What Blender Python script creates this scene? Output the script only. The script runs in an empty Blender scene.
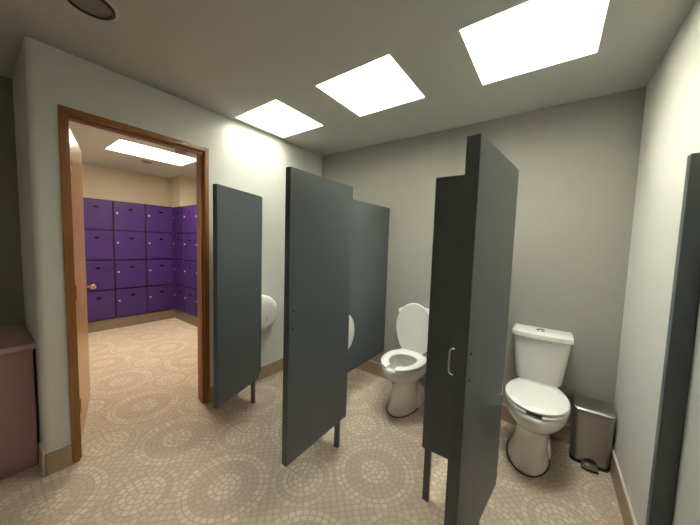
import bpy, bmesh, math, random
from mathutils import Vector, Matrix
random.seed(7)
C = bpy.context.scene.collection
PI = math.pi

# ------------------------------------------------------------------ sizes
D = 2.464      # back wall (y)
XL = -2.250    # wall with the doorway (x)
XR = 0.398     # right wall (x)
H = 2.389      # ceiling
WT = 0.12      # wall thickness
YN = 0.192     # near end of the doorway wall
XB = -2.95     # wall behind the counter
YR = -1.9      # wall behind the photographer
XLK = -5.35    # far wall of the locker room
YLK = 0.30     # near wall of the locker room

# ------------------------------------------------------------------ node helpers
class NT:
    def __init__(s, name):
        s.m = bpy.data.materials.new(name); s.m.use_nodes = True
        s.t = s.m.node_tree; s.n = s.t.nodes; s.l = s.t.links
        s.b = s.n['Principled BSDF']
    def node(s, typ, **kw):
        o = s.n.new(typ)
        for k, v in kw.items(): setattr(o, k, v)
        return o
    def put(s, sock, v):
        if isinstance(v, bpy.types.NodeSocket): s.l.new(v, sock)
        else: sock.default_value = v
    def m2(s, op, a, b=0.0, c=None):
        o = s.node('ShaderNodeMath', operation=op)
        s.put(o.inputs[0], a); s.put(o.inputs[1], b)
        if c is not None: s.put(o.inputs[2], c)
        return o.outputs[0]
    def mixc(s, f, a, b):
        o = s.node('ShaderNodeMix', data_type='RGBA')
        s.put(o.inputs[0], f); s.put(o.inputs[6], a); s.put(o.inputs[7], b)
        return o.outputs[2]
    def mixf(s, f, a, b):
        o = s.node('ShaderNodeMix', data_type='FLOAT')
        s.put(o.inputs[0], f); s.put(o.inputs[2], a); s.put(o.inputs[3], b)
        return o.outputs[0]
    def coords(s, scale=(1, 1, 1)):
        tc = s.node('ShaderNodeTexCoord'); mp = s.node('ShaderNodeMapping')
        mp.inputs['Scale'].default_value = scale
        s.l.new(tc.outputs['Object'], mp.inputs['Vector']); return mp.outputs[0]
    def noise(s, vec, scale, detail=3.0, rough=0.5):
        o = s.node('ShaderNodeTexNoise')
        s.l.new(vec, o.inputs['Vector']); o.inputs['Scale'].default_value = scale
        o.inputs['Detail'].default_value = detail; o.inputs['Roughness'].default_value = rough
        return o.outputs[0]
    def bump(s, h, strength, dist=0.01):
        o = s.node('ShaderNodeBump'); o.inputs['Strength'].default_value = strength
        o.inputs['Distance'].default_value = dist
        s.l.new(h, o.inputs['Height']); s.l.new(o.outputs[0], s.b.inputs['Normal'])

def rgb(c): return (c[0], c[1], c[2], 1.0)
def plain(name, c, rough=0.5, metal=0.0, var=0.06, nscale=9.0, bump=0.0, bscale=150.0, stretch=(1, 1, 1), spec=0.5, coat=0.0):
    t = NT(name)
    v = t.coords(stretch)
    n = t.noise(v, nscale, 4.0)
    t.put(t.b.inputs['Base Color'], t.mixc(n, rgb([x * (1 - var) for x in c]), rgb([min(1, x * (1 + var)) for x in c])))
    t.put(t.b.inputs['Roughness'], rough); t.put(t.b.inputs['Metallic'], metal)
    t.put(t.b.inputs['Specular IOR Level'], spec)
    if coat: t.put(t.b.inputs['Coat Weight'], coat); t.put(t.b.inputs['Coat Roughness'], 0.12)
    if bump: t.bump(t.noise(v, bscale, 2.0), bump, 0.002)
    return t.m
def wood(name, a, b, rough=0.4, axis=2):
    t = NT(name)
    sc = [26.0, 26.0, 26.0]; sc[axis] = 1.6
    v = t.coords(tuple(sc))
    n = t.noise(v, 1.0, 6.0, 0.6)
    n2 = t.noise(v, 4.0, 4.0, 0.6)
    f = t.m2('MULTIPLY_ADD', n2, 0.45, t.m2('MULTIPLY_ADD', n, 1.1, -0.3))
    t.put(t.b.inputs['Base Color'], t.mixc(f, rgb(a), rgb(b)))
    t.put(t.b.inputs['Roughness'], rough); t.put(t.b.inputs['Coat Weight'], 0.2)
    t.bump(n2, 0.15, 0.002)
    return t.m
def glow(name, c, s):
    t = NT(name)
    n = t.noise(t.coords(), 1.5, 1.0)
    t.put(t.b.inputs['Base Color'], rgb((0.8, 0.8, 0.8)))
    t.put(t.b.inputs['Emission Color'], rgb(c))
    t.put(t.b.inputs['Emission Strength'], t.m2('MULTIPLY_ADD', n, 0.1 * s, 0.95 * s))
    return t.m

def floor_material():
    """Sheet floor with a printed mosaic of rosettes and small square tesserae."""
    t = NT('mosaic_floor'); M = t.m2
    tc = t.node('ShaderNodeTexCoord'); sx = t.node('ShaderNodeSeparateXYZ')
    t.l.new(tc.outputs['Object'], sx.inputs[0])
    x, y = sx.outputs[0], sx.outputs[1]
    A = 0.61; X0, Y0 = -1.39, 0.78; S = 0.030
    def comb(a, b, c):
        o = t.node('ShaderNodeCombineXYZ'); t.put(o.inputs[0], a); t.put(o.inputs[1], b); t.put(o.inputs[2], c)
        return o.outputs[0]
    def rnd(v):
        o = t.node('ShaderNodeTexWhiteNoise', noise_dimensions='3D'); t.l.new(v, o.inputs['Vector']); return o.outputs[0]
    def tess(fa, fb, g=0.19):
        def band(f):
            d = M('SUBTRACT', 0.5, M('ABSOLUTE', M('SUBTRACT', f, 0.5)))     # 0 at the joint
            return M('MULTIPLY', M('SMOOTH_MIN', M('DIVIDE', d, g), 1.0, 0.1), 1.0)
        return M('MULTIPLY', M('MAXIMUM', M('MINIMUM', band(fa), 1.0), 0.0), M('MAXIMUM', M('MINIMUM', band(fb), 1.0), 0.0))
    def rosette(off, edges):
        u = M('SUBTRACT', M('DIVIDE', M('SUBTRACT', x, X0), A), off)
        v = M('SUBTRACT', M('DIVIDE', M('SUBTRACT', y, Y0), A), off)
        ru, rv = M('ROUND', u), M('ROUND', v)
        fu, fv = M('MULTIPLY', M('SUBTRACT', u, ru), A), M('MULTIPLY', M('SUBTRACT', v, rv), A)
        r = M('SQRT', M('ADD', M('MULTIPLY', fu, fu), M('MULTIPLY', fv, fv)))
        th = M('ADD', M('DIVIDE', M('ARCTAN2', fv, fu), 2 * PI), 0.5)
        k = M('FLOOR', M('DIVIDE', r, S))
        n = M('ROUND', M('MULTIPLY', M('ADD', k, 0.55), 5.2))
        tt = M('ADD', M('MULTIPLY', th, n), 0.0)
        cell = M('FLOOR', tt)
        mask = tess(M('FRACT', M('DIVIDE', r, S)), M('FRACT', tt))
        rand = rnd(comb(M('MULTIPLY_ADD', k, 7.31, M('MULTIPLY', ru, 3.7)), M('MULTIPLY_ADD', cell, 1.17, 0.4), M('ADD', rv, off)))
        def inside(a, b): return M('MULTIPLY', M('GREATER_THAN', r, a - 1e-4), M('LESS_THAN', r, b))
        br = None
        for a, b, w in edges:
            z = M('MULTIPLY', inside(a, b), w)
            br = z if br is None else M('ADD', br, z)
        return r, mask, rand, br
    rA, mA, qA, bA = rosette(0.0, [(0, .09, 1.0), (.09, .18, 0.32), (.18, .24, 0.95)])
    rB, mB, qB, bB = rosette(0.5, [(0, .12, 0.95), (.12, .15, 0.30), (.15, .18, 0.75)])
    g1 = M('DIVIDE', M('ADD', x, y), 0.052); g2 = M('DIVIDE', M('SUBTRACT', x, y), 0.043)
    mG = tess(M('FRACT', g1), M('FRACT', g2)); qG = rnd(comb(M('FLOOR', g1), M('FLOOR', g2), 3.0))
    inA = M('LESS_THAN', rA, 0.24); inB = M('LESS_THAN', rB, 0.18)
    def pick(a, b, g): return t.mixf(inA, t.mixf(inB, g, b), a)
    mask = pick(mA, mB, mG); rand = pick(qA, qB, qG); br = pick(bA, bB, M('MULTIPLY', M('GREATER_THAN', qG, 0.05), 0.46))
    val = M('MULTIPLY', M('MULTIPLY', mask, br), M('MULTIPLY_ADD', rand, 0.6, 0.4))
    big = t.noise(tc.outputs['Object'], 1.6, 5.0, 0.6); fine = t.noise(tc.outputs['Object'], 60.0, 3.0)
    base = t.mixc(big, rgb(FLOOR_A), rgb(FLOOR_B))
    base = t.mixc(M('MULTIPLY', fine, 0.25), base, rgb([c * 0.8 for c in FLOOR_A]))
    grout = M('MULTIPLY', M('SUBTRACT', 1.0, mask), 0.20)
    base = t.mixc(grout, base, rgb(FLOOR_G))
    col = t.mixc(M('MULTIPLY', val, 0.66), base, rgb(FLOOR_T))
    t.put(t.b.inputs['Base Color'], col)
    t.put(t.b.inputs['Roughness'], M('MULTIPLY_ADD', fine, 0.2, 0.42)); t.put(t.b.inputs['Specular IOR Level'], 0.35)
    t.bump(mask, 0.08, 0.001)
    return t.m

FLOOR_A = (0.41, 0.318, 0.238); FLOOR_B = (0.465, 0.368, 0.28); FLOOR_G = (0.25, 0.185, 0.13); FLOOR_T = (0.70, 0.63, 0.52)

WHITE_WALL = plain('white_wall_paint', (0.70, 0.70, 0.66), 0.6, var=0.02, bump=0.12, bscale=220)
GREY_WALL = plain('grey_wall_paint', (0.345, 0.335, 0.30), 0.6, var=0.03, bump=0.12, bscale=220)
LOCKER_WALL = plain('cream_wall_paint', (0.66, 0.58, 0.47), 0.65, var=0.02, bump=0.1, bscale=220)
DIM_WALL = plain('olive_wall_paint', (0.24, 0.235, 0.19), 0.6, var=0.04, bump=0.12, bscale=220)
CEIL = plain('ceiling_paint', (0.58, 0.575, 0.53), 0.8, var=0.02, bump=0.1, bscale=200)
SHAFT = plain('skylight_shaft_paint', (0.88, 0.87, 0.82), 0.7, var=0.01)
FLOOR = floor_material()
TILE = plain('tan_base_tile', (0.40, 0.285, 0.185), 0.4, var=0.14, nscale=14, bump=0.05)
CAP = plain('pale_base_cap', (0.66, 0.62, 0.55), 0.5, var=0.03)
OAK = wood('oak_frame', (0.22, 0.085, 0.018), (0.42, 0.18, 0.05))
LEAF = wood('pale_oak_leaf', (0.54, 0.275, 0.085), (0.72, 0.415, 0.15), 0.35)
SLATE = plain('slate_laminate', (0.105, 0.122, 0.130), 0.42, var=0.05, nscale=30, bump=0.08, bscale=400, spec=0.5)
SLATE_EDGE = plain('slate_edge_band', (0.06, 0.066, 0.068), 0.5, var=0.05)
LEG = plain('painted_steel_leg', (0.13, 0.12, 0.12), 0.4)
CHROME = plain('chrome', (0.75, 0.75, 0.76), 0.15, metal=1.0, var=0.02)
DARK = plain('black_plastic', (0.012, 0.012, 0.012), 0.45)
BLACK = plain('matt_black', (0.006, 0.005, 0.008), 0.8, spec=0.1)
SILVER = plain('satin_silver', (0.62, 0.60, 0.58), 0.45, metal=0.3)
PLINTH = plain('shaded_plinth_tile', (0.19, 0.145, 0.10), 0.45, var=0.12, nscale=10)  # tan tile with the shadow below the lockers put into its colour
PORC = plain('white_porcelain', (0.80, 0.79, 0.74), 0.12, var=0.01, coat=0.4)
SEATM = plain('white_seat_plastic', (0.82, 0.81, 0.77), 0.22, var=0.01)
CAULK_SHADE = plain('dark_caulk_shade', (0.055, 0.038, 0.024), 0.8, var=0.3, nscale=40)  # caulk colour, darkened to carry the contact shadow as well
WATER = plain('bowl_water', (0.42, 0.42, 0.36), 0.05, var=0.02)
PLASTIC = plain('white_dispenser_plastic', (0.78, 0.77, 0.73), 0.3, var=0.01)
STEEL = plain('brushed_steel', (0.36, 0.35, 0.33), 0.32, metal=1.0, var=0.10, nscale=3, stretch=(60, 60, 1))
STEEL_LID = plain('brushed_steel_lid', (0.38, 0.37, 0.345), 0.28, metal=1.0, var=0.10, nscale=3, stretch=(1, 60, 60))
PURPLE = plain('purple_laminate', (0.047, 0.0165, 0.132), 0.4, var=0.05, bump=0.05, bscale=300)
PURPLE_DK = plain('dark_purple_carcass', (0.010, 0.004, 0.022), 0.6)
BRASS = plain('worn_brass', (0.80, 0.55, 0.40), 0.25, metal=1.0)
MAUVE = plain('mauve_laminate', (0.37, 0.225, 0.215), 0.45, var=0.06, nscale=40)
MAUVE_TOP = plain('mauve_top_laminate', (0.44, 0.29, 0.275), 0.35, var=0.06, nscale=40)
RIM = plain('bronze_trim', (0.045, 0.036, 0.024), 0.5, metal=0.3)
LENS = plain('grey_lens', (0.22, 0.21, 0.18), 0.5, var=0.1, nscale=60)
WHITE_RING = plain('white_ring', (0.7, 0.69, 0.64), 0.5)
DAY = glow('daylight_dome', (0.99, 1.0, 0.92), 12.5)
DAY_DIM = glow('dimmed_daylight_dome', (0.99, 1.0, 0.92), 6.3)  # first skylight, turned down to soften its hot spot on the wall
FILL_REAR = glow('rear_fill_dome', (0.99, 1.0, 0.92), 5.0)  # added fill light behind the camera, out of view
DAYWARM = glow('warm_daylight_dome', (1.0, 0.90, 0.74), 16.0)

# ------------------------------------------------------------------ mesh helpers
def new_bm(): return bmesh.new()
def box(bm, a, b, bev=0.0, mi=0):
    g = bmesh.ops.create_cube(bm, size=1.0)
    ctr = [(a[i] + b[i]) / 2 for i in range(3)]; sz = [abs(b[i] - a[i]) for i in range(3)]
    for v in g['verts']: v.co = Vector([ctr[i] + v.co[i] * sz[i] for i in range(3)])
    fs = set(f for v in g['verts'] for f in v.link_faces)
    for f in fs: f.material_index = mi
    if bev > 0:
        es = list(set(e for v in g['verts'] for e in v.link_edges))
        r = bmesh.ops.bevel(bm, geom=es, offset=bev, segments=2, affect='EDGES', profile=0.5)
        for f in r['faces']: f.material_index = mi
    return g
def obox(bm, p, q, n, w0, w1, z0, z1, bev=0.0, mi=0):
    """box standing on the floor line p->q, from w0 to w1 along the horizontal normal n"""
    before = set(bm.verts)
    L = (Vector(q) - Vector(p)).length
    box(bm, (0, w0, z0), (L, w1, z1), bev, mi)
    d = (Vector(q) - Vector(p)).normalized(); n = Vector(n).normalized()
    for v in bm.verts:
        if v not in before:
            c = v.co.copy(); v.co = Vector((p[0] + d.x * c.x + n.x * c.y, p[1] + d.y * c.x + n.y * c.y, c.z))
def cyl(bm, p, q, r, seg=16, r2=None, mi=0):
    p, q = Vector(p), Vector(q); r2 = r if r2 is None else r2
    d = (q - p); L = d.length
    m = Matrix.Translation((p + q) / 2) @ d.to_track_quat('Z', 'Y').to_matrix().to_4x4()
    g = bmesh.ops.create_cone(bm, cap_ends=True, segments=seg, radius1=r, radius2=r2, depth=L, matrix=m)
    for f in set(f for v in g['verts'] for f in v.link_faces): f.material_index = mi
def ball(bm, c, r, sc=(1, 1, 1)):
    m = Matrix.Translation(c) @ Matrix.Diagonal((sc[0], sc[1], sc[2], 1))
    bmesh.ops.create_uvsphere(bm, u_segments=20, v_segments=12, radius=r, matrix=m)
def tube(bm, pts, r, seg=10):
    pts = [Vector(p) for p in pts]; rings = []
    for i, p in enumerate(pts):
        d = (pts[min(i + 1, len(pts) - 1)] - pts[max(i - 1, 0)]).normalized()
        a = d.cross(Vector((0.31, 0.17, 0.93))); a = a.normalized(); b = d.cross(a)
        rings.append([bm.verts.new(p + r * (math.cos(2 * PI * k / seg) * a + math.sin(2 * PI * k / seg) * b)) for k in range(seg)])
    skin(bm, rings)
def skin(bm, rings, cap0=True, cap1=True):
    n = len(rings[0])
    for a, b in zip(rings[:-1], rings[1:]):
        for k in range(n): bm.faces.new((a[k], a[(k + 1) % n], b[(k + 1) % n], b[k]))
    if cap0: bm.faces.new(rings[0][::-1])
    if cap1: bm.faces.new(rings[-1])
def ring_verts(bm, pts): return [bm.verts.new(p) for p in pts]
def rrect(cx, cy, hx, hy, r, z, n=6):
    out = []
    for sx, sy, a0 in ((1, 1, 0), (-1, 1, PI / 2), (-1, -1, PI), (1, -1, 3 * PI / 2)):
        for i in range(n + 1):
            a = a0 + PI / 2 * i / n
            out.append((cx + sx * (hx - r) + r * math.cos(a), cy + sy * (hy - r) + r * math.sin(a), z))
    return out
def lathe(bm, prof, c, axis=2, seg=40):
    rings = []
    for r, h in prof:
        ring = []
        for k in range(seg):
            a = 2 * PI * k / seg; u, v = r * math.cos(a), r * math.sin(a)
            p = (u, v, h) if axis == 2 else ((h, u, v) if axis == 0 else (u, h, v))
            ring.append(bm.verts.new((c[0] + p[0], c[1] + p[1], c[2] + p[2])))
        rings.append(ring)
    skin(bm, rings)
def obj(name, bm, mats, parent=None, smooth=False, base=None):
    bmesh.ops.recalc_face_normals(bm, faces=bm.faces[:])
    me = bpy.data.meshes.new(name); 
    if base is not None:
        for v in bm.verts: v.co -= Vector(base)
    if smooth:
        for f in bm.faces: f.smooth = True
    bm.to_mesh(me); bm.free()
    for m in (mats if isinstance(mats, (list, tuple)) else [mats]): me.materials.append(m)
    o = bpy.data.objects.new(name, me); C.objects.link(o)
    if smooth: me.set_sharp_from_angle(angle=math.radians(38))
    if parent is not None: o.parent = parent
    if base is not None: o.location = base
    return o
def part(name, bm, mats, root, smooth=False, label=None):
    """geometry given in world space, stored relative to its thing's base"""
    w = Vector((0, 0, 0)); r = root
    while r is not None: w += r.location; r = r.parent
    for v in bm.verts: v.co -= w
    o = obj(name, bm, mats, root, smooth)
    if label: o['label'] = label
    return o
def thing(name, label, cat, loc, group=None):
    o = bpy.data.objects.new(name, None); C.objects.link(o); o.location = loc
    o.empty_display_size = 0.1
    o['label'] = label; o['category'] = cat; o['kind'] = 'thing'
    if group: o['group'] = group
    return o
def struct(name, bm, mats, smooth=False, label=None):
    o = obj(name, bm, mats, None, smooth); o['kind'] = 'structure'
    return o
def slab(bm, axis, c0, c1, u0, u1, v0, v1, holes, mi=0):
    """solid plate across `axis`, with rectangular holes (u0,u1,v0,v1)"""
    us = sorted(set([u0, u1] + [h[i] for h in holes for i in (0, 1)])); vs = sorted(set([v0, v1] + [h[i] for h in holes for i in (2, 3)]))
    o = [i for i in range(3) if i != axis]
    def V(u, v, c):
        p = [0, 0, 0]; p[axis] = c; p[o[0]] = u; p[o[1]] = v; return p
    keep = {}
    for i in range(len(us) - 1):
        for j in range(len(vs) - 1):
            mu, mv = (us[i] + us[i + 1]) / 2, (vs[j] + vs[j + 1]) / 2
            keep[i, j] = not any(h[0] < mu < h[1] and h[2] < mv < h[3] for h in holes)
    cache = {}
    def vert(i, j, c):
        if (i, j, c) not in cache: cache[i, j, c] = bm.verts.new(V(us[i], vs[j], c))
        return cache[i, j, c]
    for (i, j), k in keep.items():
        if not k: continue
        for c in (c0, c1):
            f = bm.faces.new((vert(i, j, c), vert(i + 1, j, c), vert(i + 1, j + 1, c), vert(i, j + 1, c))); f.material_index = mi
        for di, dj, a, b in ((-1, 0, (i, j), (i, j + 1)), (1, 0, (i + 1, j), (i + 1, j + 1)), (0, -1, (i, j), (i + 1, j)), (0, 1, (i, j + 1), (i + 1, j + 1))):
            if not keep.get((i + di, j + dj), False):
                f = bm.faces.new((vert(*a, c0), vert(*b, c0), vert(*b, c1), vert(*a, c1))); f.material_index = mi

# ------------------------------------------------------------------ the setting
bm = new_bm(); slab(bm, 2, -0.10, 0.0, XLK - .2, XR + .2, YR - .2, D + .2, []); struct('floor', bm, FLOOR)

SKY = [(-2.200, -1.668, 1.322, 1.838), (-1.307, -0.770, 1.350, 1.862), (-0.418, 0.118, 1.382, 1.918)]
FILL_NEAR = (-1.307, -0.770, -1.30, -0.80)  # added opening for the unseen fill light
SKY_LK = (-4.285, -3.740, 0.950, 1.762)
bm = new_bm()
slab(bm, 2, H, H + 0.08, XLK - .2, XR + .2, YR - .2, D + .2, SKY + [FILL_NEAR, SKY_LK]); struct('ceiling', bm, CEIL)
def skylight(n, r, depth, dome):
    x0, x1, y0, y1 = r; bm = new_bm(); z0, z1 = H + 0.08, H + depth
    slab(bm, 2, z0, z1, x0 - .03, x1 + .03, y0 - .03, y1 + .03, [r])
    w = struct('window_%d' % n, bm, SHAFT)
    bm = new_bm(); g = 0.0
    box(bm, (x0 - .03, y0 - .03, z1), (x1 + .03, y1 + .03, z1 + 0.02))
    obj('skylight_dome', bm, dome, w)
for i, r in enumerate(SKY): skylight(i + 1, r, 0.55, DAY if i else DAY_DIM)
skylight(4, SKY_LK, 0.30, DAYWARM)
skylight(5, FILL_NEAR, 0.60, FILL_REAR)  # the window and dome built here are an added, unseen fill light

OY0, OY1, OZ = 0.335, 1.092, 2.056       # clear opening of the doorway
RC = 0.03                                # rounded outside corner
bm = new_bm()
slab(bm, 0, XL - WT, XL, YN + RC, D, 0, H, [(OY0 - .02, OY1 + .02, -1, OZ + .02)])
struct('wall_left', bm, WHITE_WALL)
bm = new_bm()
prof = [(XL - RC + RC * math.sin(PI / 2 * i / 8), YN + RC - RC * math.cos(PI / 2 * i / 8)) for i in range(9)]
prof += [(XL - WT, YN + RC), (XL - WT, YLK), (XB, YLK), (XB, YN)]
skin(bm, [[bm.verts.new((x, y, z)) for x, y in prof] for z in (0, H)])
struct('wall_near', bm, WHITE_WALL, smooth=True)
bm = new_bm(); box(bm, (XLK - .1, D, 0), (XL - WT, D + .1, H)); struct('wall_north', bm, LOCKER_WALL)
bm = new_bm(); box(bm, (XL - WT, D, 0), (XR + .1, D + .1, H)); struct('wall_back', bm, GREY_WALL)
bm = new_bm(); box(bm, (XR, YR - .1, 0), (XR + .1, D, H)); struct('wall_right', bm, WHITE_WALL)
bm = new_bm(); box(bm, (XB - .1, YR, 0), (XB, YN, H)); struct('wall_west', bm, DIM_WALL)
bm = new_bm(); box(bm, (XB - .1, YR - .1, 0), (XR, YR, H)); struct('wall_front', bm, WHITE_WALL)
bm = new_bm(); box(bm, (XLK - .1, YLK - .1, 0), (XLK, D, H)); struct('wall_far', bm, LOCKER_WALL)
bm = new_bm(); box(bm, (XLK, YLK - .1, 0), (XB, YLK, H)); struct('wall_side', bm, LOCKER_WALL)
bm = new_bm(); box(bm, (XLK, 2.03, 1.886), (-4.97, D, H)); struct('trim_2', bm, LOCKER_WALL)

# skirting: tan tile with a pale rounded cap
BH, BT = 0.128, 0.012
def skirting(name, runs):
    bm = new_bm()
    for p, q, n in runs:
        obox(bm, p, q, n, 0, BT, 0, BH, 0.0, 0)
        obox(bm, p, q, n, 0, BT * 0.8, BH, BH + .010, 0.003, 1)
    struct(name, bm, [TILE, CAP])
skirting('baseboard_back', [((XL, D), (XR, D), (0, -1, 0))])
skirting('baseboard_right', [((XR, YR), (XR, D - BT), (-1, 0, 0))])
skirting('baseboard_left', [((XL, OY1 + .036), (XL, D - BT), (1, 0, 0)), ((XL, YN + .004), (XL, OY0 - .036), (1, 0, 0))])
skirting('baseboard_near', [((-2.385, YN), (XL + BT, YN), (0, -1, 0))])

# doorway frame
bm = new_bm()
x0, x1 = XL - WT - .004, XL + .004
box(bm, (x0, OY0 - .019, 0), (x1, OY0, OZ + .019)); box(bm, (x0, OY1, 0), (x1, OY1 + .019, OZ + .019))
box(bm, (x0, OY0, OZ), (x1, OY1, OZ + .019))
box(bm, (XL - .06, OY0, 0), (XL - .02, OY0 + .011, OZ)); box(bm, (XL - .06, OY1 - .011, 0), (XL - .02, OY1, OZ)); box(bm, (XL - .06, OY0 + .011, OZ - .011), (XL - .02, OY1 - .011, OZ))
for sx in (XL + .0005, XL - WT - .0125):
    box(bm, (sx, OY0 - .034, 0), (sx + .012, OY0 - .003, OZ + .034), .002); box(bm, (sx, OY1 + .003, 0), (sx + .012, OY1 + .034, OZ + .034), .002)
    box(bm, (sx, OY0 - .003, OZ + .003), (sx + .012, OY1 + .003, OZ + .034), .002)
struct('trim_1', bm, OAK)

# the open door leaf
hx, hy = -2.392, 0.359
ang = math.atan2(0.180, -0.70); W = 0.722
dl = Vector((math.cos(ang), math.sin(ang), 0)); dn = Vector((-dl.y, dl.x, 0)); dn = -dn if dn.y < 0 else dn
bm = new_bm(); obox(bm, (hx, hy), (hx + dl.x * W, hy + dl.y * W), dn, -.04, 0, 0.012, 2.044, .002)
leaf = struct('door_1', bm, LEAF)
def on_leaf(a, w, z): return (hx + dl.x * a + dn.x * w, hy + dl.y * a + dn.y * w, z)
bm = new_bm(); cyl(bm, on_leaf(W - .055, 0, .955), on_leaf(W - .055, .007, .955), .028, 24); cyl(bm, on_leaf(W - .055, .007, .955), on_leaf(W - .055, .036, .955), .008)
ball(bm, on_leaf(W - .055, .044, .955), .021); obj('door_knob', bm, BRASS, leaf, True)
for z in (.28, 1.02, 1.78):
    bm = new_bm(); cyl(bm, (hx + .008, hy + .004, z - .045), (hx + .008, hy + .004, z + .045), .007, 12); obj('hinge', bm, BRASS, leaf, True)

# ------------------------------------------------------------------ toilet stalls
PZ0, PZ1, YS, TH = 0.292, 1.722, 1.390, 0.034
DZ0 = 0.262; HZ0, HZ1 = 0.955, 1.042
def leg_geo(x, y):
    bm = new_bm(); box(bm, (x - .017, y - .011, 0.004), (x + .017, y + .011, PZ0 + .002), .002)
    box(bm, (x - .019, y - .016, 0), (x + .019, y + .016, .006), .0015); return bm
def stall_front(x0, x1, legs, label, YS=YS):
    t = thing('toilet_stall', label, 'toilet stall', ((x0 + x1) / 2, YS + TH / 2, 0), 'toilet stall fronts with open doors')
    bm = new_bm(); box(bm, (x0, YS, PZ0), (x1, YS + TH, PZ1), .002); part('pilaster', bm, SLATE, t)
    for lx in legs: part('leg', leg_geo(lx, YS + TH / 2), LEG, t)
    return t
front_by_doorway = stall_front(XL + .001, -1.880, [-1.963], 'slate grey stall front with open door, fixed to the wall beside the oak doorway', 1.335)
front_middle = stall_front(-1.368, -1.042, [-1.345, -1.092], 'slate grey stall front with open door, between the other two stall fronts')
front_tall = stall_front(-0.496, -0.181, [-0.466, -0.215], 'dark grey stall front whose open door shows a chrome pull handle')
bm = new_bm(); box(bm, (XR - .054, YS, PZ0), (XR, YS + TH, 1.705), .002); o = obj('stall_pilaster', bm, SLATE, base=(XR, YS, PZ0))
o['label'] = 'thin dark grey strip of stall framing fixed to the white wall by the waste bin'; o['category'] = 'pilaster'; o['kind'] = 'thing'
def partition(x, label, top=PZ1 + .014):
    t = thing('stall_partition', label, 'partition', (x, D, 0), 'side partitions between the toilet stalls')
    bm = new_bm(); box(bm, (x - TH / 2, YS + TH + .001, PZ0 - .012), (x + TH / 2, D - .004, top), .002); part('panel', bm, SLATE, t)
    for z in (.5, 1.02, 1.54):
        bm = new_bm()
        for s in (-1, 1):
            a, b = sorted((x + s * TH / 2, x + s * (TH / 2 + .022))); c, d = sorted((x + s * TH / 2, x + s * (TH / 2 + .003)))
            if s < 0: box(bm, (a, D - .004, z - .03), (b, D - .001, z + .03)); box(bm, (c, D - .03, z - .03), (d, D - .004, z + .03))
        part('wall_bracket', bm, CHROME, t)
partition(-1.345, 'slate grey stall partition against the back wall, beside the toilet with raised lid')
partition(-0.466, 'slate grey stall partition between the two toilets', PZ1 - .006)
def stall_door(t, hx, ang_deg, L=0.522, YS=YS, TH=TH, PZ1=PZ1, DZ0=DZ0, YP=YS):
    """hinged at (hx, YS); opened towards the viewer; ang is the swing away from straight out, towards +x"""
    a = math.radians(ang_deg); d = Vector((math.sin(a), -math.cos(a), 0)); n = Vector((-d.y, d.x, 0))   # n points to +x
    h = Vector((hx, YS - .0075, 0))
    q = h + d * L
    bm = new_bm(); obox(bm, h, q, n, -TH / 2, TH / 2, DZ0, PZ1, .002)
    d_ = part('door', bm, [SLATE], t)
    def P(al, w, z): v = h + d * al + n * w; return (v.x, v.y, z)
    al = L - .030
    bm = new_bm(); w0 = -TH / 2
    tube(bm, [P(al, w0, HZ0), P(al, w0 - .018, HZ0), P(al, w0 - .023, HZ0 + .005), P(al, w0 - .025, HZ0 + .014), P(al, w0 - .025, HZ1 - .014), P(al, w0 - .023, HZ1 - .005), P(al, w0 - .018, HZ1), P(al, w0, HZ1)], .0038)
    part('pull_handle', bm, CHROME, d_, True, 'chrome pull handle')
    for z in (HZ0, HZ1):
        bm = new_bm(); cyl(bm, P(al, TH / 2 - .001, z), P(al, TH / 2 + .0025, z), .0045, 12); part('screw', bm, DARK, d_, True)
    for z in (PZ0 + .10, PZ1 - .12):
        bm = new_bm(); cyl(bm, P(.0045, -TH / 2 - .005, z - .04), P(.0045, -TH / 2 - .005, z + .04), .006, 12)
        box(bm, (hx - .030, YS - .013, z - .032), (hx - .013, YP, z + .032)); part('hinge', bm, CHROME, d_, True)
stall_door(front_by_doorway, -1.872, 19.5, .455, 1.338, YP=1.335)
stall_door(front_middle, -1.020, 1.5, .511)
stall_door(front_tall, -0.156, -6.2, .496, YS, .042, 1.712, .296)

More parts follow.
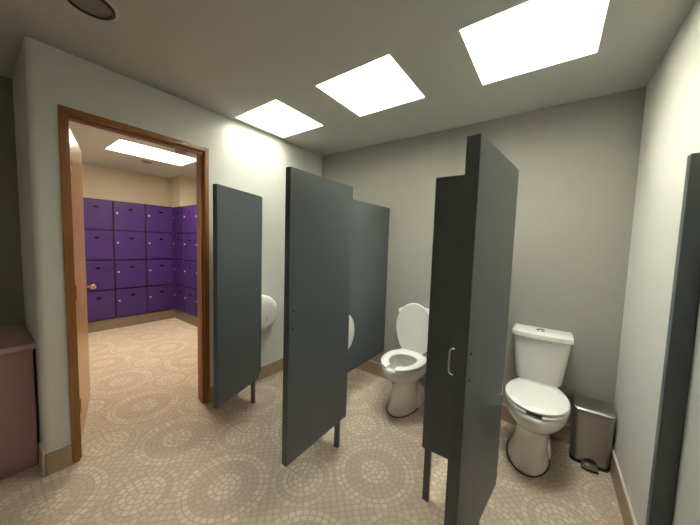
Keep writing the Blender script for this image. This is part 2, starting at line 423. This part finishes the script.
# ------------------------------------------------------------------ toilets
def egg(cx, rx, front, back, z, n=40, y0=D, p=2.0, pb=2.6):
    """egg outline: front/back are distances out from the back wall"""
    mid = back + (front - back) * 0.42; out = []
    for k in range(n):
        a = 2 * PI * k / n; s, c = math.sin(a), math.cos(a)
        e = p if c > 0 else pb
        x = rx * math.copysign(abs(s) ** (2 / e), s); yy = math.copysign(abs(c) ** (2 / e), c) * ((front - mid) if c > 0 else (mid - back))
        out.append((cx + x, y0 - (mid + yy), z))
    return out
def loft(bm, rings, c0=True, c1=True): skin(bm, [[bm.verts.new(p) for p in r] for r in rings], c0, c1)
def toilet(cx, label, lid_up, button):
    t = thing('toilet', label, 'toilet', (cx, D - .33, 0), 'toilets along the back wall')
    bm = new_bm(); E = lambda z, rx, f, b, **k: egg(cx - .022 * max(0, 1 - z / .28), rx, f, b, z, **k)
    loft(bm, [E(0, .116, .523, .14), E(.012, .118, .525, .14), E(.03, .113, .520, .145), E(.09, .097, .508, .17), E(.16, .091, .500, .21), E(.22, .092, .500, .23), E(.262, .104, .515, .21),
              E(.300, .132, .560, .17), E(.335, .157, .610, .13), E(.370, .170, .640, .11), E(.405, .173, .650, .105), E(.420, .171, .648, .105), E(.426, .165, .642, .11),
              E(.424, .130, .600, .23), E(.408, .120, .590, .24), E(.36, .112, .565, .25), E(.30, .087, .510, .27), E(.25, .055, .44, .29)])
    # tank shelf behind the bowl, and the curved trapway foot
    loft(bm, [rrect(cx, D - .15, .070, .115, .03, .30), rrect(cx, D - .15, .092, .13, .03, .33), rrect(cx, D - .15, .112, .14, .035, .38), rrect(cx, D - .15, .118, .143, .035, .425), rrect(cx, D - .15, .112, .137, .03, .438)])
    loft(bm, [rrect(cx, D - .21, .104, .120, .07, 0), rrect(cx, D - .21, .106, .122, .07, .02), rrect(cx, D - .21, .100, .112, .07, .07), rrect(cx, D - .20, .090, .10, .06, .115), rrect(cx, D - .19, .068, .08, .05, .145), rrect(cx, D - .19, .04, .05, .03, .155)])
    part('bowl', bm, PORC, t, True)
    bm = new_bm(); loft(bm, [E(.268, .066, .458, .285), E(.270, .066, .458, .285)]); part('water', bm, WATER, t, True)
    bm = new_bm(); loft(bm, [E(0.0005, .125, .532, .13), E(.005, .121, .529, .135)]); part('caulk_shade_ring', bm, CAULK_SHADE, t, True, 'dark ring of caulk and painted contact shadow at the floor')  # caulk plus contact shadow painted round the base
    # tank, curved front, narrower below
    def tk(w, dep, z, bow=.026, back=.012):
        hw = w / 2; out = []
        for k in range(17):
            u = -1 + 2 * k / 16; out.append((cx + hw * u * (1 if abs(u) < 1 else .985), D - (dep - bow * u * u - (.012 if abs(u) == 1 else 0)), z))
        out += [(cx + hw, D - dep * .45, z), (cx + hw * .985, D - back, z), (cx - hw * .985, D - back, z), (cx - hw, D - dep * .45, z)]
        return out
    bm = new_bm(); loft(bm, [tk(.235, .160, .440), tk(.260, .176, .450), tk(.272, .182, .475), tk(.284, .188, .53), tk(.308, .198, .64), tk(.330, .205, .742), tk(.332, .206, .760)]); part('tank', bm, PORC, t, True)
    bm = new_bm(); loft(bm, [tk(.338, .210, .760), tk(.354, .218, .766), tk(.356, .219, .785), tk(.350, .216, .796), tk(.330, .204, .802)]); part('tank_lid', bm, PORC, t, True)
    bm = new_bm(); lathe(bm, [(.027, 0), (.027, .005), (.024, .008), (.004, .008)], (cx - .008, D - .112, .802), seg=28); part('flush_button', bm, CHROME, t, True, 'chrome dual flush button')
    # open-front seat
    seat_z = .429; bm = new_bm(); N = 46; gap = .22; rings = []
    def eg(a, rx, f, b, p=2.0, pb=2.4):
        mid = b + (f - b) * .42; s, c = math.sin(a), math.cos(a); e = p if c > 0 else pb
        return rx * math.copysign(abs(s) ** (2 / e), s), mid + math.copysign(abs(c) ** (2 / e), c) * ((f - mid) if c > 0 else (mid - b))
    for k in range(N + 1):
        a = gap + (2 * PI - 2 * gap) * k / N
        ox, od = eg(a, .172, .642, .215); ix, idd = eg(a, .102, .566, .300)
        ring = []
        for f, z in ((0, .003), (.0, .014), (.12, .021), (.5, .023), (.85, .018), (1, .010), (1, .003)):
            ring.append(bm.verts.new((cx + ox + (ix - ox) * f, D - (od + (idd - od) * f), seat_z + z)))
        rings.append(ring)
    skin(bm, rings); part('seat', bm, SEATM, t, True)
    bm = new_bm(); box(bm, (cx - .098, D - .252, .430), (cx + .098, D - .209, .4535), .007); part('hinge_bar', bm, SEATM, t, True)
    # lid
    bm = new_bm()
    LB, LM, LF = .212, .420, .636
    def lidring(sc, h):
        out = []
        for k in range(15):                                  # right side, back to widest
            d = LB + (LM - LB) * k / 15; out.append((.169 - .060 * ((LM - d) / (LM - LB)) ** 2 - (.012 if k == 0 else 0), d))
        for k in range(25):                                  # round the front
            a = PI * k / 24; out.append((.169 * math.cos(a), LM + (LF - LM) * math.sin(a)))
        for k in range(14, -1, -1):
            d = LB + (LM - LB) * k / 15; out.append((-(.169 - .060 * ((LM - d) / (LM - LB)) ** 2 - (.012 if k == 0 else 0)), d))
        return [(cx + x * sc, D - (.43 + (d - .43) * sc), h) for x, d in out]
    rr = [lidring(.985, .454), lidring(1.0, .457), lidring(1.0, .465), lidring(.97, .470), lidring(.75, .473), lidring(.35, .475)]
    if lid_up:
        a = math.radians(91); py, pz = D - .222, .462
        def rot(p):
            dy, dz = p[1] - py, p[2] - .462
            return (p[0], py + dy * math.cos(a) + dz * math.sin(a), pz - dy * math.sin(a) + dz * math.cos(a))
        rr = [[rot(p) for p in r] for r in rr]
    loft(bm, rr); part('seat_lid', bm, SEATM, t, True)
    return t
toilet(-0.925, 'white toilet with raised lid and open-front seat', True, True)
toilet(-0.020, 'white toilet with closed lid beside the steel waste bin', False, True)

# ------------------------------------------------------------------ toilet paper dispensers
def dispenser(xw, label, cy=1.585, cz=.690, r=.172):
    t = thing('toilet_paper_dispenser', label, 'paper dispenser', (xw, cy, cz), 'round jumbo roll dispensers in the stalls')
    bm = new_bm(); lathe(bm, [(r - .012, 0), (r - .012, .012)], (xw + .0005, cy, cz), 0, 48); part('back_plate', bm, PLASTIC, t, True)
    bm = new_bm(); lathe(bm, [(r - .004, .012), (r, .02), (r, .080), (r - .006, .100), (r - .022, .112), (r - .06, .118), (.02, .120)], (xw, cy, cz), 0, 56)
    part('cover', bm, PLASTIC, t, True)
    bm = new_bm(); box(bm, (xw + .02, cy - .055, cz - r - .018), (xw + .098, cy + .055, cz - r + .03), .01); part('cutter_mouth', bm, PLASTIC, t, True)
    bm = new_bm(); box(bm, (xw + .03, cy - .045, cz - r - .0195), (xw + .09, cy + .045, cz - r - .0175)); part('paper_slot', bm, DARK, t)
    bm = new_bm(); box(bm, (xw + .117, cy + .02, cz - .062), (xw + .1195, cy + .026, cz - .035)); part('key_slot', bm, DARK, t)
dispenser(XL, 'round white paper dispenser on the white wall behind the first stall door')
dispenser(-1.345 + TH / 2, 'round white paper dispenser on the grey partition, edge showing past the middle door', 1.601)

# ------------------------------------------------------------------ waste bin
bx, by = .283, D - .122
t = thing('waste_bin', 'stainless steel step bin in the corner beside the closed-lid toilet', 'waste bin', (bx, by, 0))
bm = new_bm(); loft(bm, [rrect(bx, by, .099, .068, .035, z, 8) for z in (0, .022)]); part('base_ring', bm, DARK, t, True)
bm = new_bm(); loft(bm, [rrect(bx, by, .097 + .006 * (z - .02) / .31, .066 + .006 * (z - .02) / .31, .036, z, 8) for z in (.022, .12, .22, .325)]); part('body', bm, STEEL, t, True)
bm = new_bm(); loft(bm, [rrect(bx, by, .1035, .0735, .036, .325, 8), rrect(bx, by, .1045, .0745, .036, .328, 8), rrect(bx, by, .1045, .0745, .036, .345, 8), rrect(bx, by, .1025, .0725, .036, .349, 8)]); part('rim', bm, STEEL_LID, t, True)
bm = new_bm()
def slope(rg): return [(x, y, z + (.030 if z > .352 else 0.0) * ((y - by) / .074 * .5 + .5)) for x, y, z in rg]
loft(bm, [rrect(bx, by, .103, .073, .036, .349, 8), slope(rrect(bx, by, .104, .074, .036, .356, 8)), slope(rrect(bx, by, .100, .070, .036, .362, 8)), slope(rrect(bx, by, .085, .056, .034, .366, 8)), slope(rrect(bx, by, .05, .03, .025, .368, 8))])
part('lid', bm, STEEL_LID, t, True)
bm = new_bm(); box(bm, (bx - .038, by - .112, .010), (bx + .038, by - .062, .019), .003); box(bm, (bx - .034, by - .128, .012), (bx + .034, by - .080, .046), .012); part('pedal', bm, [STEEL_LID], t, True)
bm = new_bm(); box(bm, (bx - .042, by - .118, .002), (bx + .042, by - .06, .0115), .002); part('pedal_guard', bm, DARK, t)

# ------------------------------------------------------------------ lockers
LZ0, LZ1, LW = 0.158, 1.886, 0.395
def locker(ox, oy, ux, uy, label, depth):
    """front runs from (ox,oy) along u for LW; outward normal n = right of u"""
    u = Vector((ux, uy, 0)); n = Vector((uy, -ux, 0))
    o = Vector((ox, oy, 0)); t = thing('locker_column', label, 'locker', o + u * LW / 2 - n * depth / 2 + Vector((0, 0, LZ0)), 'purple locker columns')
    bm = new_bm(); obox(bm, o, o + u * (LW - .001), n, -depth, -.006, LZ0, LZ1); part('carcass', bm, PURPLE_DK, t)
    hh = (LZ1 - LZ0) / 4
    def P(a, w, z): v = o + u * a + n * w; return (v.x, v.y, z)
    for k in range(4):
        z0, z1 = LZ0 + hh * k + .011, LZ0 + hh * (k + 1) - .011
        bm = new_bm(); obox(bm, P(.008, 0, 0), P(LW - .009, 0, 0), n, -.006, .010, z0, z1, .002); d = part('door', bm, PURPLE, t)
        cu = P(LW * .53, .010, z1 - .095)
        bm = new_bm()
        ring = lambda w, sc: [bm.verts.new(P(LW * .53 + .029 * sc * math.cos(2 * PI * i / 20), w, z1 - .098 + .014 * sc * math.sin(2 * PI * i / 20))) for i in range(20)]
        skin(bm, [ring(.0095, 1), ring(.0125, 1), ring(.0125, .8)]); part('finger_pull', bm, BLACK, d, True)
        bm = new_bm(); cyl(bm, P(.045, .010, z1 - .165), P(.045, .020, z1 - .165), .0125, 16); cyl(bm, P(.045, .020, z1 - .165), P(.045, .024, z1 - .165), .010, 16); part('lock', bm, SILVER, d, True, 'small silver lock')
LX, LY = -5.170, 2.0
side = ['beside the inner corner', 'second from the inner corner', 'third from the inner corner']
for k in range(3):
    locker(LX, LY - LW * (k + 1), 0, 1, 'purple locker column on the far wall, ' + side[k], .17)
side = ['touching the inner corner', 'second from the inner corner', 'cut off by the oak door frame']
for k in range(3):
    locker(LX + .012 + LW * k, LY, 1, 0, 'purple locker column on the side wall, ' + side[k], .40)
def plinth(a, b, label):
    bm = new_bm(); c = [(a[i] + b[i]) / 2 for i in range(2)] + [0]
    box(bm, (a[0], a[1], 0), (b[0], b[1], LZ0 - .001), .002); o = obj('locker_plinth', bm, PLINTH, base=c); o['label'] = label; o['category'] = 'plinth'; o['kind'] = 'thing'; o['group'] = 'shade-darkened plinths under the lockers'
plinth((LX - .15, LY - LW * 3, 0), (LX - .005, LY - .001, 0), 'low shade-darkened tan plinth under the far wall of purple lockers')
plinth((LX - .004, LY + .006, 0), (LX + .01 + LW * 3, LY + .38, 0), 'low shade-darkened tan plinth under the side wall of purple lockers')

# ------------------------------------------------------------------ counter at the left edge
cz = 0.752
t = thing('counter', 'mauve laminate counter tucked behind the rounded wall corner by the doorway', 'counter', (-2.62, -.3, 0))
bm = new_bm(); box(bm, (XB + .012, -1.2, 0), (-2.392, YN - .014, cz - .034), .002); part('cabinet', bm, MAUVE, t)
bm = new_bm(); box(bm, (XB + .002, -1.21, cz - .033), (-2.352, YN - .003, cz), .004); part('countertop', bm, MAUVE_TOP, t)

# ------------------------------------------------------------------ fittings on the ceilings
t = thing('recessed_light', 'large round unlit ceiling light with dark ring, above the doorway', 'ceiling light', (-1.694, .341, H), 'round ceiling fittings')
bm = new_bm(); lathe(bm, [(.098, 0), (.098, -.003), (.084, -.005), (.084, 0)], (-1.694, .341, H), seg=40); part('outer_ring', bm, WHITE_RING, t, True)
bm = new_bm(); lathe(bm, [(.084, -.001), (.084, -.010), (.072, -.012), (.070, -.004), (.070, -.001)], (-1.694, .341, H), seg=40); part('trim_ring', bm, RIM, t, True, 'dark bronze ring')
bm = new_bm(); lathe(bm, [(.070, -.001), (.070, -.007), (.05, -.008), (.01, -.009)], (-1.694, .341, H), seg=40); part('lens', bm, LENS, t, True, 'grey lens')
def spot(x, y, label):
    t = thing('recessed_light', label, 'ceiling light', (x, y, H), 'round ceiling fittings')
    bm = new_bm(); lathe(bm, [(.062, 0), (.062, -.006), (.05, -.010), (.045, -.004), (.045, -.001)], (x, y, H), seg=28); part('trim_ring', bm, LENS, t, True)
    bm = new_bm(); lathe(bm, [(.045, -.001), (.044, -.005), (.01, -.006)], (x, y, H), seg=28); part('lens', bm, LENS, t, True)


spot(-4.496, 1.428, 'small round grey ceiling fitting between the long skylight and the far lockers')
spot(-3.60, 1.485, 'small round grey ceiling fitting between the long skylight and the doorway')

# ------------------------------------------------------------------ world, camera, exposure
sc = bpy.context.scene
w = bpy.data.worlds.new('World'); sc.world = w; w.use_nodes = True
w.node_tree.nodes['Background'].inputs[0].default_value = (0.75, 0.85, 1.0, 1); w.node_tree.nodes['Background'].inputs[1].default_value = 0.3
yaw, pitch, roll, FPX, CH = math.radians(36.154), math.radians(4.048), math.radians(1.786), 275.3, 1.38
fw = Vector((-math.sin(yaw) * math.cos(pitch), math.cos(yaw) * math.cos(pitch), -math.sin(pitch)))
r0 = Vector((math.cos(yaw), math.sin(yaw), 0)); u0 = r0.cross(fw)
rt = r0 * math.cos(roll) + u0 * math.sin(roll); up = -r0 * math.sin(roll) + u0 * math.cos(roll)
cam = bpy.data.cameras.new('camera'); co = bpy.data.objects.new('camera', cam); C.objects.link(co)
cam.sensor_fit = 'HORIZONTAL'; cam.sensor_width = 36.0; cam.lens = FPX / 700 * 36.0; cam.clip_start = 0.01
m = Matrix((rt, up, -fw)).transposed().to_4x4(); m.translation = (0, 0, CH); co.matrix_world = m
sc.camera = co
sc.view_settings.view_transform = 'Standard'; sc.view_settings.look = 'None'; sc.view_settings.gamma = 1.0
sc.view_settings.use_curve_mapping = False; sc.view_settings.exposure = 1.62
cy = sc.cycles
cy.max_bounces = 10; cy.diffuse_bounces = 6; cy.use_denoising = True; cy.sample_clamp_indirect = 8.0
